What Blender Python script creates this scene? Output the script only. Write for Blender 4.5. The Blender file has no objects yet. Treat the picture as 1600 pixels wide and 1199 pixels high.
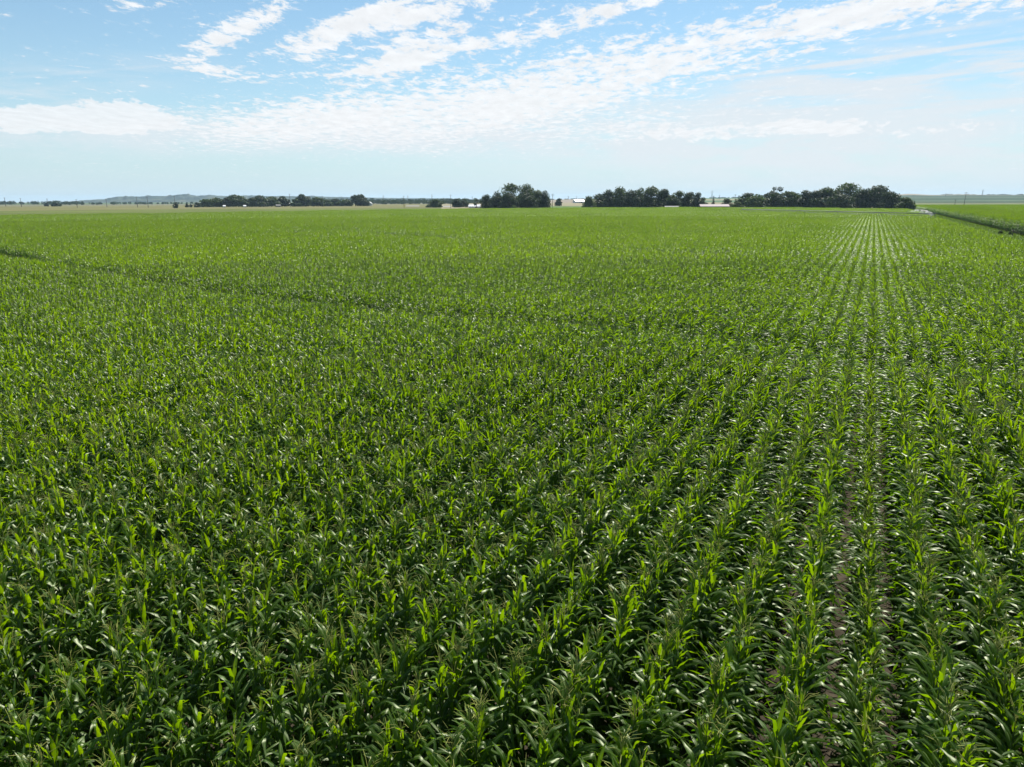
import bpy, math, random
import numpy as np
from mathutils import Matrix, Vector
R = math.radians
S = bpy.context.scene

# ---------------------------------------------------------------- camera
CAM_H = 7.3
F_PX, CX, CY = 1111.0, 800.0, 599.5
PITCH, YAW, ROLL = R(14.46), R(26.3), R(-0.2)
cam_data = bpy.data.cameras.new("camera")
cam = bpy.data.objects.new("camera", cam_data)
S.collection.objects.link(cam)
cam_data.sensor_fit = 'HORIZONTAL'
cam_data.sensor_width = 36.0
cam_data.lens = F_PX / 1600 * 36.0
cam_data.clip_start, cam_data.clip_end = 0.1, 60000
CM = Matrix.Rotation(YAW, 3, 'Z') @ Matrix.Rotation(math.pi / 2 - PITCH, 3, 'X') @ Matrix.Rotation(ROLL, 3, 'Z')
cam.matrix_world = Matrix.Translation((0, 0, CAM_H)) @ CM.to_4x4()
S.camera = cam
S.view_settings.view_transform = 'Standard'
S.view_settings.look = 'None'
S.view_settings.gamma = 1
S.view_settings.exposure = 0.86
S.view_settings.use_curve_mapping = False
cy = S.cycles
cy.max_bounces = 4
cy.diffuse_bounces = 1
cy.glossy_bounces = 2
cy.transmission_bounces = 2
cy.transparent_max_bounces = 8
cy.volume_bounces = 0
cy.use_denoising = True
cy.sample_clamp_indirect = 4.0


def direction(px, py):
    return (CM @ Vector(((px - CX) / F_PX, (CY - py) / F_PX, -1))).normalized()


def horizon(px):
    return 313.0 - (px - 800) * 0.0035


def spot(px, d, z=0.0):
    """ground point in the column px of the photograph at horizontal distance d"""
    v = direction(px, horizon(px))
    h = Vector((v.x, v.y, 0)).normalized() * d
    return Vector((h.x, h.y, z))


def height_at(px, py, d):
    v = direction(px, py)
    return CAM_H + d * v.z / math.hypot(v.x, v.y)


def on_plane(px, py, z):
    v = direction(px, py)
    t = (z - CAM_H) / v.z
    return Vector((v.x * t, v.y * t))


# ---------------------------------------------------------------- sun and sky
SUN_AZ = YAW - R(24)            # counted like the camera's yaw (left of +Y); the sun stands right of the view axis
SUN_EL = R(54)
sun_data = bpy.data.lights.new("sun", 'SUN')
sun_data.energy = 5.0
sun_data.angle = R(0.53)
sun_data.color = (1.0, 0.955, 0.88)
sun = bpy.data.objects.new("sun", sun_data)
S.collection.objects.link(sun)
sd = Vector((-math.sin(SUN_AZ) * math.cos(SUN_EL), math.cos(SUN_AZ) * math.cos(SUN_EL), math.sin(SUN_EL)))
sun.rotation_euler = sd.to_track_quat('Z', 'Y').to_euler()

W = bpy.data.worlds.new("World")
S.world = W
W.use_nodes = True
wn, wl = W.node_tree.nodes, W.node_tree.links
wn.clear()


def nd(nodes, kind, **kw):
    n = nodes.new(kind)
    for k, v in kw.items():
        setattr(n, k, v)
    return n


def sock(links, s, v):
    if isinstance(v, bpy.types.NodeSocket):
        links.new(v, s)
    else:
        s.default_value = v


def wmath(op, a, b=None, c=None, clamp=False):
    n = nd(wn, 'ShaderNodeMath', operation=op, use_clamp=clamp)
    sock(wl, n.inputs[0], a)
    if b is not None:
        sock(wl, n.inputs[1], b)
    if c is not None:
        sock(wl, n.inputs[2], c)
    return n.outputs[0]


def build_world():
    sky = nd(wn, 'ShaderNodeTexSky', sky_type='NISHITA', sun_disc=False)
    sky.sun_elevation = SUN_EL
    sky.sun_rotation = -SUN_AZ
    sky.altitude = 300
    sky.air_density = 1.0
    sky.dust_density = 0.4
    sky.ozone_density = 3.0
    tc = nd(wn, 'ShaderNodeTexCoord')
    rot = nd(wn, 'ShaderNodeVectorRotate', rotation_type='Z_AXIS')
    wl.new(tc.outputs['Generated'], rot.inputs['Vector'])
    rot.inputs['Angle'].default_value = -YAW
    sp = nd(wn, 'ShaderNodeSeparateXYZ')
    wl.new(rot.outputs[0], sp.inputs[0])
    x, y, z = sp.outputs
    az = wmath('MULTIPLY', wmath('ARCTAN2', x, y), 180 / math.pi)
    el = wmath('MULTIPLY', wmath('ARCSINE', z), 180 / math.pi)
    ae = nd(wn, 'ShaderNodeCombineXYZ')
    wl.new(az, ae.inputs[0]); wl.new(el, ae.inputs[1])
    AE = ae.outputs[0]
    # cloud layer seen in true perspective: direction divided by its height
    zz = wmath('ADD', wmath('MAXIMUM', z, 0.0), 0.045)
    cp = nd(wn, 'ShaderNodeCombineXYZ')
    wl.new(wmath('DIVIDE', x, zz), cp.inputs[0]); wl.new(wmath('DIVIDE', y, zz), cp.inputs[1])
    LAYER = cp.outputs[0]

    def noise(vec, scale, detail, rough, loc=(0, 0, 0), rotz=0.0, scl=(1, 1, 1), distort=0.0):
        m = nd(wn, 'ShaderNodeMapping')
        wl.new(vec, m.inputs[0])
        m.inputs['Location'].default_value = loc
        m.inputs['Rotation'].default_value = (0, 0, rotz)
        m.inputs['Scale'].default_value = scl
        n = nd(wn, 'ShaderNodeTexNoise')
        wl.new(m.outputs[0], n.inputs['Vector'])
        n.inputs['Scale'].default_value = scale
        n.inputs['Detail'].default_value = detail
        n.inputs['Roughness'].default_value = rough
        n.inputs['Distortion'].default_value = distort
        return n.outputs['Fac']

    def ae_of(px, py):
        v = Matrix.Rotation(-YAW, 3, 'Z') @ direction(px, py)
        return math.degrees(math.atan2(v.x, v.y)), math.degrees(math.asin(v.z))

    def blobs(lst):
        acc = None
        for (px, py, rx, ry, ang, amp) in lst:
            a, e = ae_of(px, py)
            m = nd(wn, 'ShaderNodeMapping', vector_type='TEXTURE')
            wl.new(AE, m.inputs[0])
            m.inputs['Location'].default_value = (a, e, 0)
            m.inputs['Rotation'].default_value = (0, 0, R(ang))
            m.inputs['Scale'].default_value = (rx * 0.049, ry * 0.049, 1)
            g = nd(wn, 'ShaderNodeTexGradient', gradient_type='SPHERICAL')
            wl.new(m.outputs[0], g.inputs[0])
            s = nd(wn, 'ShaderNodeMapRange', interpolation_type='SMOOTHSTEP')
            wl.new(g.outputs['Fac'], s.inputs['Value'])
            s.inputs['From Min'].default_value = 0; s.inputs['From Max'].default_value = 0.8
            s.inputs['To Min'].default_value = 0; s.inputs['To Max'].default_value = amp
            acc = s.outputs[0] if acc is None else wmath('ADD', acc, s.outputs[0])
        return acc

    def ramp(v, lo, hi, to=1.0):
        s = nd(wn, 'ShaderNodeMapRange', interpolation_type='SMOOTHSTEP')
        wl.new(v, s.inputs['Value'])
        s.inputs['From Min'].default_value = lo; s.inputs['From Max'].default_value = hi
        s.inputs['To Min'].default_value = 0; s.inputs['To Max'].default_value = to
        return s.outputs[0]

    # px, py, rx, ry, tilt, amount
    cover = blobs([
        (1230, 45, 430, 56, 15, .58), (930, 115, 300, 60, 17, .5), (1480, 2, 330, 30, 4, .55), (760, 150, 260, 60, 16, .42), (640, 45, 260, 60, 18, .26), (900, 25, 220, 36, 10, .22),
        (760, 195, 680, 64, 2, .40), (560, 160, 280, 50, 14, .38), (420, 190, 260, 50, 4, .26), (630, 95, 150, 26, 20, .42),
        (385, 38, 140, 26, 27, .62), (325, 66, 70, 26, 20, .36), (520, 48, 190, 24, 20, .55), (610, 22, 130, 32, 10, .5), (300, 100, 80, 13, -8, .5),
        (355, 118, 90, 14, -4, .45), (200, 12, 32, 14, 0, .42), (700, 15, 140, 14, 14, .45), (650, 62, 120, 16, 15, .42),
        (1000, 5, 150, 13, 5, .45), (860, 45, 180, 20, 10, .3), (720, 78, 140, 18, 10, .42), (500, 80, 60, 20, 25, .45), (560, 110, 200, 16, 8, .3),
    ])
    big = noise(LAYER, 1.3, 5, .62, (3.1, 1.2, 0), R(20), (1, .6, 1), .3)
    puff = noise(LAYER, 10, 9, .72, (0, 7, 0), R(20), (1, .62, 1), .25)
    nz = wmath('ADD', wmath('MULTIPLY', wmath('SUBTRACT', big, .5), .9), wmath('MULTIPLY', wmath('SUBTRACT', puff, .5), 3.5))
    alto = ramp(wmath('ADD', cover, nz), .20, .80, .95)
    # thick bright cumulus bank low on the left and small heads on the right
    cum_c = blobs([(60, 190, 200, 24, 2, .7), (190, 183, 100, 34, 0, .9), (270, 190, 60, 14, 0, .4), (30, 178, 90, 20, 0, .4),
                   (1240, 203, 330, 20, 0, .36), (1225, 194, 50, 20, 0, .35), (1300, 198, 80, 16, 0, .3), (1030, 205, 190, 26, 0, .3), (1520, 205, 200, 12, 0, .3)])
    cum_n = noise(AE, .85, 7, .64, (0, 3, 0), 0, (1, 2.2, 1), .2)
    cumulus = ramp(wmath('ADD', cum_c, wmath('MULTIPLY', wmath('SUBTRACT', cum_n, .5), 1.9)), .32, .55, .8)
    # soft sheet above the horizon
    sheet_c = blobs([(300, 212, 700, 42, 1, .85), (1000, 205, 800, 70, 0, .9), (1450, 225, 600, 85, 0, .6), (1200, 270, 700, 55, 0, .4)])
    sheet_n = noise(AE, .16, 6, .62, (0, 0, 0), R(4), (1, 5, 1), .3)
    sheet = wmath('MULTIPLY', sheet_c, ramp(sheet_n, .20, .60, .95), clamp=True)
    # thin ice cloud streaks on the right
    cir_c = blobs([(1400, 150, 420, 110, 6, .9), (1150, 165, 300, 60, 8, .6), (1560, 130, 300, 60, 8, .6), (120, 120, 260, 40, 8, .25), (60, 150, 200, 20, -6, .3)])
    cir_n = noise(AE, .11, 6, .6, (1, 4, 0), R(-7), (1, 9, 1), .5)
    cirrus = wmath('MULTIPLY', cir_c, ramp(cir_n, .38, .62, .95), clamp=True)
    trail = blobs([(1400, 88, 330, 4.4, 3.2, .9), (1250, 108, 260, 5, 4, .6), (1500, 43, 190, 4.5, 3.4, .6), (1250, 146, 260, 4, 1, .45), (1340, 170, 260, 5, 12, .2), (130, 113, 180, 3.2, 9, .25)])
    trail_n = ramp(noise(AE, .5, 4, .6), .25, .55)
    trail = wmath('MULTIPLY', trail, trail_n)

    def over(a, b):    # 1-(1-a)(1-b)
        return wmath('SUBTRACT', 1.0, wmath('MULTIPLY', wmath('SUBTRACT', 1.0, a, clamp=True), wmath('SUBTRACT', 1.0, b, clamp=True)))
    thin = over(over(sheet, cirrus), trail)
    # brightness inside the clouds
    shade = noise(LAYER, 9, 5, .6, (5, 0, 0), R(20), (1, .5, 1))
    bright = wmath('ADD', 8.3, wmath('MULTIPLY', shade, 3.8))
    ccol = nd(wn, 'ShaderNodeCombineColor')
    wl.new(wmath('MULTIPLY', bright, .985), ccol.inputs[0]); wl.new(wmath('MULTIPLY', bright, 1.0), ccol.inputs[1]); wl.new(wmath('MULTIPLY', bright, 1.02), ccol.inputs[2])
    # the clear sky, slightly greener and paler than the bare atmosphere model
    tint = nd(wn, 'ShaderNodeMix', data_type='RGBA', blend_type='MULTIPLY')
    tint.inputs[0].default_value = 1.0
    wl.new(sky.outputs[0], tint.inputs[6])
    tint.inputs[7].default_value = SKY_TINT
    low = nd(wn, 'ShaderNodeMix', data_type='RGBA')      # pale moist air low over the plain
    wl.new(wmath('POWER', 2.718, wmath('MULTIPLY', wmath('MAXIMUM', el, 0.0), -.15)), low.inputs[0])
    wl.new(tint.outputs[2], low.inputs[6]); low.inputs[7].default_value = (6.6, 8.2, 9.1, 1)
    m1 = nd(wn, 'ShaderNodeMix', data_type='RGBA')
    wl.new(wmath('MULTIPLY', thin, .85), m1.inputs[0]); wl.new(low.outputs[2], m1.inputs[6])
    m1.inputs[7].default_value = (8.6, 9.1, 9.6, 1)
    m2 = nd(wn, 'ShaderNodeMix', data_type='RGBA')
    wl.new(over(alto, cumulus), m2.inputs[0]); wl.new(m1.outputs[2], m2.inputs[6]); wl.new(ccol.outputs[0], m2.inputs[7])
    bg = nd(wn, 'ShaderNodeBackground')
    bg.inputs['Strength'].default_value = 0.051
    wl.new(m2.outputs[2], bg.inputs['Color'])
    out = nd(wn, 'ShaderNodeOutputWorld')
    wl.new(bg.outputs[0], out.inputs['Surface'])


SKY_TINT = (1.14, 1.38, 1.34, 1)
build_world()
W.cycles.sampling_method = 'MANUAL'
W.cycles.sample_map_resolution = 512


# ---------------------------------------------------------------- helpers
def tag(o, label=None, cat=None, group=None, kind=None):
    if label: o['label'] = label
    if cat: o['category'] = cat
    if group: o['group'] = group
    if kind: o['kind'] = kind
    return o


def link(o, parent=None, loc=None, rotz=None):
    S.collection.objects.link(o)
    if parent: o.parent = parent
    if loc is not None: o.location = loc
    if rotz is not None: o.rotation_euler = (0, 0, rotz)
    return o


def empty(name, loc=(0, 0, 0), rotz=0.0):
    return link(bpy.data.objects.new(name, None), None, loc, rotz)


class MB:
    """collects shapes into one mesh"""
    def __init__(s):
        s.v, s.f, s.m, s.c = [], [], [], []

    def add(s, verts, faces, mat=0, tone=0.0):
        n = len(s.v)
        s.v.extend(verts)
        for f in faces:
            s.f.append(tuple(i + n for i in f)); s.m.append(mat); s.c.append(tone)
        return s

    def box(s, c, size, rot=0.0, mat=0):
        cx, cy_, cz = c; a, b, h = size[0] / 2, size[1] / 2, size[2] / 2
        cs, sn = math.cos(rot), math.sin(rot)
        vs = []
        for dz in (-h, h):
            for dx, dy in ((-a, -b), (a, -b), (a, b), (-a, b)):
                vs.append((cx + dx * cs - dy * sn, cy_ + dx * sn + dy * cs, cz + dz))
        return s.add(vs, [(3, 2, 1, 0), (4, 5, 6, 7), (0, 1, 5, 4), (1, 2, 6, 5), (2, 3, 7, 6), (3, 0, 4, 7)], mat)

    def tube(s, pts, rad, n=6, mat=0, tone=0.0):
        pts = [Vector(p) for p in pts]
        if not isinstance(rad, (list, tuple)): rad = [rad] * len(pts)
        vs, fs = [], []
        for i, p in enumerate(pts):
            t = (pts[min(i + 1, len(pts) - 1)] - pts[max(i - 1, 0)]).normalized()
            u = t.cross(Vector((0, 0, 1)) if abs(t.z) < .9 else Vector((1, 0, 0))).normalized()
            w = t.cross(u)
            for k in range(n):
                a = 2 * math.pi * k / n
                vs.append(tuple(p + (u * math.cos(a) + w * math.sin(a)) * rad[i]))
        for i in range(len(pts) - 1):
            for k in range(n):
                fs.append((i * n + k, i * n + (k + 1) % n, (i + 1) * n + (k + 1) % n, (i + 1) * n + k))
        fs.append(tuple(range(n))[::-1]); fs.append(tuple((len(pts) - 1) * n + k for k in range(n)))
        return s.add(vs, fs, mat, tone)

    def mesh(s, name, mats, smooth=False):
        me = bpy.data.meshes.new(name)
        me.from_pydata([tuple(v) for v in s.v], [], s.f)
        for m in (mats if isinstance(mats, (list, tuple)) else [mats]): me.materials.append(m)
        me.polygons.foreach_set('material_index', s.m)
        if any(s.c):
            a = me.attributes.new('tone', 'FLOAT', 'FACE')
            a.data.foreach_set('value', s.c)
        if smooth: me.polygons.foreach_set('use_smooth', [True] * len(s.f))
        me.update()
        return me

    def build(s, name, mats, parent=None, smooth=False, loc=None, rotz=None):
        return link(bpy.data.objects.new(name, s.mesh(name, mats, smooth)), parent, loc, rotz)


def material(name, rough=.8, spec=.5):
    m = bpy.data.materials.new(name)
    m.use_nodes = True
    b = m.node_tree.nodes['Principled BSDF']
    b.inputs['Roughness'].default_value = rough
    b.inputs['Specular IOR Level'].default_value = spec
    return m, m.node_tree.nodes, m.node_tree.links, b


def noisy(name, c1, c2, scale=5.0, rough=.8, spec=.3, detail=5, coord='Object', bump=0.0, stretch=(1, 1, 1), metallic=0.0):
    m, n, l, b = material(name, rough, spec)
    tc = n.new('ShaderNodeTexCoord'); mp = n.new('ShaderNodeMapping'); t = n.new('ShaderNodeTexNoise'); r = n.new('ShaderNodeValToRGB')
    l.new(tc.outputs[coord], mp.inputs[0]); mp.inputs['Scale'].default_value = stretch
    l.new(mp.outputs[0], t.inputs['Vector'])
    t.inputs['Scale'].default_value = scale; t.inputs['Detail'].default_value = detail
    l.new(t.outputs['Fac'], r.inputs[0]); l.new(r.outputs[0], b.inputs['Base Color'])
    r.color_ramp.elements[0].position, r.color_ramp.elements[1].position = .35, .65
    r.color_ramp.elements[0].color, r.color_ramp.elements[1].color = (*c1, 1), (*c2, 1)
    b.inputs['Metallic'].default_value = metallic
    if bump:
        bp = n.new('ShaderNodeBump'); bp.inputs['Strength'].default_value = bump
        l.new(t.outputs['Fac'], bp.inputs['Height']); l.new(bp.outputs[0], b.inputs['Normal'])
    return m


def leaf_material(name, c_low, c_high, t_low, t_high, rough, spec, trans, vein=False):
    """blade that reflects on its face and glows when lit from behind"""
    m, n, l, b = material(name, rough, spec)
    info = n.new('ShaderNodeObjectInfo')
    at = n.new('ShaderNodeAttribute'); at.attribute_name = 'tone'
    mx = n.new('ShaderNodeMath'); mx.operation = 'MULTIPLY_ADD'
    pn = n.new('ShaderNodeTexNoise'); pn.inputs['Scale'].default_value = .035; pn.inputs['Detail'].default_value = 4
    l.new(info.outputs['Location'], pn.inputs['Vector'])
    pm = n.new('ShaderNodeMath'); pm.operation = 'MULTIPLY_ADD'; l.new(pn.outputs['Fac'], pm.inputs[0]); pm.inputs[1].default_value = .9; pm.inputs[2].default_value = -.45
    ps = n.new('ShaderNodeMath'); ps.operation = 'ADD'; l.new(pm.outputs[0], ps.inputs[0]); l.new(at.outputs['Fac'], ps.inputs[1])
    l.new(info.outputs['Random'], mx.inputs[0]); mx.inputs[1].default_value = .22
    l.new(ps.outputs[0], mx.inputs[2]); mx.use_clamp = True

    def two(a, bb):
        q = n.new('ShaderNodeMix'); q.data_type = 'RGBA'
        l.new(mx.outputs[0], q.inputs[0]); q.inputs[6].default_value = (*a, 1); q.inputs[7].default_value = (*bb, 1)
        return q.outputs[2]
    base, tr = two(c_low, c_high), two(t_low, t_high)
    if vein:      # pale midrib
        uv = n.new('ShaderNodeAttribute'); uv.attribute_name = 'across'
        g = n.new('ShaderNodeMath'); g.operation = 'LESS_THAN'; l.new(uv.outputs['Fac'], g.inputs[0]); g.inputs[1].default_value = .10
        q = n.new('ShaderNodeMix'); q.data_type = 'RGBA'
        l.new(g.outputs[0], q.inputs[0]); l.new(base, q.inputs[6]); q.inputs[7].default_value = (.16, .22, .08, 1)
        base = q.outputs[2]
    l.new(base, b.inputs['Base Color'])
    tn = n.new('ShaderNodeBsdfTranslucent'); l.new(tr, tn.inputs['Color'])
    if vein: b.inputs['Specular Tint'].default_value = (.93, 1, .72, 1)
    ms = n.new('ShaderNodeMixShader'); ms.inputs[0].default_value = trans
    l.new(b.outputs[0], ms.inputs[1]); l.new(tn.outputs[0], ms.inputs[2])
    l.new(ms.outputs[0], n['Material Output'].inputs['Surface'])
    return m


# ---------------------------------------------------------------- terrain
PXT = np.linspace(-700, 2300, 301)
_az = []
for p in PXT:
    v = direction(p, horizon(p)); _az.append(math.atan2(v.x, v.y))
AZT = np.array(_az)      # azimuth clockwise from +Y for each column of the photograph


def col_of(x, y):
    return np.interp(np.arctan2(x, y), AZT, PXT)


def sstep(t):
    t = np.clip(t, 0, 1); return t * t * (3 - 2 * t)


def ground_z(x, y):
    x, y = np.asarray(x, float), np.asarray(y, float)
    d = np.hypot(x, y); c = col_of(x, y)
    k = sstep((c - 700) / 250)
    rise = np.clip(d - 950, 0, 2700) * (.0048 + .0026 * sstep((c - 1100) / 300))
    und = 1.4 * np.sin(d / 260 + x / 500) * np.clip((d - 1100) / 1500, 0, 1)
    mound = 7 * np.exp(-((c - 1420) / 26) ** 2) * np.exp(-((d - 3700) / 420) ** 2) + 3 * np.exp(-((c - 1500) / 40) ** 2) * np.exp(-((d - 3600) / 400) ** 2)
    fall = np.clip(d - 4200, 0, 9000) * .008
    z = k * (rise + und + mound - fall)
    return np.where(y < 0, 0, np.maximum(z, 0))


def crop_colours(x, y):
    """each far field has its own crop: a quilt of blocks"""
    d = np.hypot(x, y); c = col_of(x, y)
    n = len(x)
    rng = np.random.default_rng(4)
    pal = np.array([(.045, .085, .03), (.07, .11, .035), (.035, .065, .028), (.14, .13, .06), (.10, .13, .045), (.19, .17, .10), (.055, .10, .045)])
    bx = np.floor((x * .8 + y * .6) / 620 + 100).astype(int); by = np.floor((y * .8 - x * .6) / 430 + 100).astype(int)
    col = pal[((bx * 7349 + by * 9151 + bx * by * 13) % 7)]
    left = c < 690
    col[left & (d > 380) & (d < 760)] = (.085, .105, .022)
    col[left & (d >= 760) & (d < 1500)] = (.12, .115, .042)          # ripening crop beyond the maize
    col[left & (d >= 1500) & (d < 2300)] = (.12, .118, .07)
    r = c > 1385
    for lo, hi, cc in ((560, 950, (.10, .15, .03)), (950, 1190, (.10, .115, .05)), (1190, 1420, (.022, .045, .018)), (1420, 1500, (.11, .15, .09)), (1500, 2050, (.024, .052, .026)),
                       (2050, 2180, (.12, .15, .10)), (2180, 3350, (.024, .048, .020)), (3350, 4300, (.20, .17, .12))):
        col[r & (d >= lo) & (d < hi)] = cc
    mid = (c > 1100) & (c <= 1385) | (c > 855) & (c < 925)
    for lo, hi, cc in ((560, 900, (.075, .13, .03)), (1500, 4200, (.19, .16, .12))):
        col[mid & (c < 1000) & (d >= lo) & (d < hi)] = cc
    return col


def build_ground():
    rad = np.concatenate([[0, 6, 15, 30, 60, 100, 160, 240, 330], np.geomspace(400, 12000, 120)])
    az = np.concatenate([np.arange(AZT[0], AZT[-1], R(.3)), np.linspace(AZT[-1], AZT[0] + 2 * math.pi, 70)[:-1]])
    nr, na = len(rad), len(az)
    A, D = np.meshgrid(az, rad)
    X, Y = (np.sin(A) * D).ravel(), (np.cos(A) * D).ravel()
    Z = ground_z(X, Y)
    v = np.stack([X, Y, Z], 1)
    i = np.arange(nr - 1)[:, None] * na; j = np.arange(na)[None, :]; j2 = (j + 1) % na
    q = np.stack([i + j, i + na + j, i + na + j2, i + j2], -1).reshape(-1, 4)
    me = bpy.data.meshes.new('ground')
    me.from_pydata(v.tolist(), [], q[:, ::-1].tolist() if False else q.tolist())
    cx = X[q].mean(1); cyy = Y[q].mean(1)
    col = crop_colours(cx, cyy)
    a = me.attributes.new('crop', 'FLOAT_COLOR', 'FACE')
    a.data.foreach_set('color', np.concatenate([col, np.ones((len(col), 1))], 1).ravel())
    m, n, l, b = material('fields', .95, .1)
    at = n.new('ShaderNodeAttribute'); at.attribute_name = 'crop'
    tc = n.new('ShaderNodeTexCoord'); t = n.new('ShaderNodeTexNoise'); t.inputs['Scale'].default_value = .012; t.inputs['Detail'].default_value = 7
    t2 = n.new('ShaderNodeTexNoise'); t2.inputs['Scale'].default_value = .3; t2.inputs['Detail'].default_value = 4
    l.new(tc.outputs['Object'], t.inputs['Vector']); l.new(tc.outputs['Object'], t2.inputs['Vector'])
    ad = n.new('ShaderNodeMath'); ad.operation = 'ADD'; l.new(t.outputs['Fac'], ad.inputs[0]); l.new(t2.outputs['Fac'], ad.inputs[1])
    mr = n.new('ShaderNodeMapRange'); l.new(ad.outputs[0], mr.inputs[0])
    mr.inputs[1].default_value, mr.inputs[2].default_value, mr.inputs[3].default_value, mr.inputs[4].default_value = .7, 1.3, .72, 1.28
    mx = n.new('ShaderNodeVectorMath'); mx.operation = 'SCALE'; l.new(at.outputs['Color'], mx.inputs[0]); l.new(mr.outputs[0], mx.inputs['Scale'])
    l.new(mx.outputs[0], b.inputs['Base Color'])
    me.materials.append(m); me.polygons.foreach_set('use_smooth', [True] * len(q)); me.update()
    o = link(bpy.data.objects.new('ground', me))
    if me.polygons[2000].normal.z < 0: me.flip_normals()
    tag(o, 'open farmland reaching to the horizon beyond the maize', 'ground', kind='structure')


build_ground()


def build_hills():
    prof = [(60, 318), (95, 316), (130, 313), (165, 311), (176, 308.5), (185, 307.2), (200, 306.6), (220, 307), (240, 306.2), (258, 306.5), (270, 305.6), (280, 304.2), (290, 303), (298, 304),
            (308, 306), (322, 305.2), (330, 304.4), (340, 306), (365, 306.4), (385, 305.2), (400, 305.8), (420, 306.6), (440, 306), (465, 307), (485, 306), (510, 307.5), (540, 308), (600, 309.3), (660, 310),
            (720, 310.6), (760, 312), (800, 314)]
    px = np.arange(50, 810, 2.0)
    top = np.interp(px, [p[0] for p in prof], [p[1] for p in prof])
    rng = np.random.default_rng(8)
    rough = np.convolve(rng.normal(0, 1, len(px) + 8), np.ones(3) / 3, 'same')[:len(px)] * .35
    rows = 26
    verts, faces, cols = [], [], []
    ph = rng.uniform(0, 6, 12)
    for j in range(rows):
        t = j / (rows - 1)
        d = 5200 + 1900 * t
        for i, p in enumerate(px):
            hz = max(0.0, height_at(p, top[i] + rough[i] * .6, 6400))
            prf = math.sin(min(1, t / .64) * math.pi / 2) ** 1.3 if t < .64 else math.cos((t - .64) / .36 * math.pi / 2)
            gully = 1 - .28 * (1 - abs(t - .64)) * (.5 + .5 * math.sin(p * .33 + 3 * math.sin(p * .061 + ph[0]) + t * 3)) * (1 if t < .6 else 0)
            n2 = 1 + .16 * math.sin(p * .19 + t * 9 + ph[1]) * (1 if t < .55 else 0)
            q = spot(p, d)
            verts.append((q.x, q.y, hz * prf * gully * n2 - 1.0))
    n = len(px)
    for j in range(rows - 1):
        for i in range(n - 1):
            faces.append((j * n + i, j * n + i + 1, (j + 1) * n + i + 1, (j + 1) * n + i))
    me = bpy.data.meshes.new('hills'); me.from_pydata(verts, [], faces)
    m, nn, l, b = material('hill_grass', .95, .1)
    tc = nn.new('ShaderNodeTexCoord'); t = nn.new('ShaderNodeTexNoise'); t.inputs['Scale'].default_value = .0045; t.inputs['Detail'].default_value = 8; t.inputs['Roughness'].default_value = .62
    r = nn.new('ShaderNodeValToRGB'); l.new(tc.outputs['Object'], t.inputs['Vector']); l.new(t.outputs['Fac'], r.inputs[0]); l.new(r.outputs[0], b.inputs['Base Color'])
    e = r.color_ramp.elements; e[0].position, e[1].position = .46, .72; e[0].color, e[1].color = (.010, .022, .014, 1), (.15, .14, .10, 1)
    k = e.new(.58); k.color = (.04, .055, .03, 1)
    me.materials.append(m); me.update()
    o = link(bpy.data.objects.new('hills', me))
    tag(o, 'low bluish eroded hills along the horizon on the left', 'hills', kind='structure')


build_hills()

# field sheets: soil below the maize, grass strip along the far side of it
X_EDGE, X_NEXT = 18.0, 27.6
soil = noisy('soil', (.022, .018, .012), (.060, .050, .034), 3.0, .95, .1, 8, bump=.6)
grass_soil = noisy('mown_grass_ground', (.045, .085, .012), (.09, .14, .02), 1.2, .9, .1, 8)


def sheet(name, pts, z, m, label):
    me = bpy.data.meshes.new(name)
    me.from_pydata([(p[0], p[1], z) for p in pts], [], [tuple(range(len(pts)))])
    me.materials.append(m)
    return tag(link(bpy.data.objects.new(name, me)), label, name.replace('_', ' '), kind='structure')


sheet('soil', [(X_EDGE + .4, -20), (X_EDGE + .4, 520), (-120, 560), (-330, 420), (-420, 60), (-60, -20)], .004, soil, 'brown bare soil under the maize rows')
sheet('path', [(X_EDGE + .4, -20), (X_NEXT + .3, -20), (X_NEXT + .3, 560), (X_EDGE + .4, 560)], .004, grass_soil, 'grassy farm track between the two maize fields')

# ---------------------------------------------------------------- maize
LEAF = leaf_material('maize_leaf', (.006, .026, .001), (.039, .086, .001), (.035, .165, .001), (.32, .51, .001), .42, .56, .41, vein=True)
STALK = noisy('maize_stalk', (.06, .10, .025), (.11, .15, .04), 8, .6)
TASSEL = noisy('maize_tassel', (.15, .19, .03), (.28, .28, .07), 12, .8)


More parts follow.
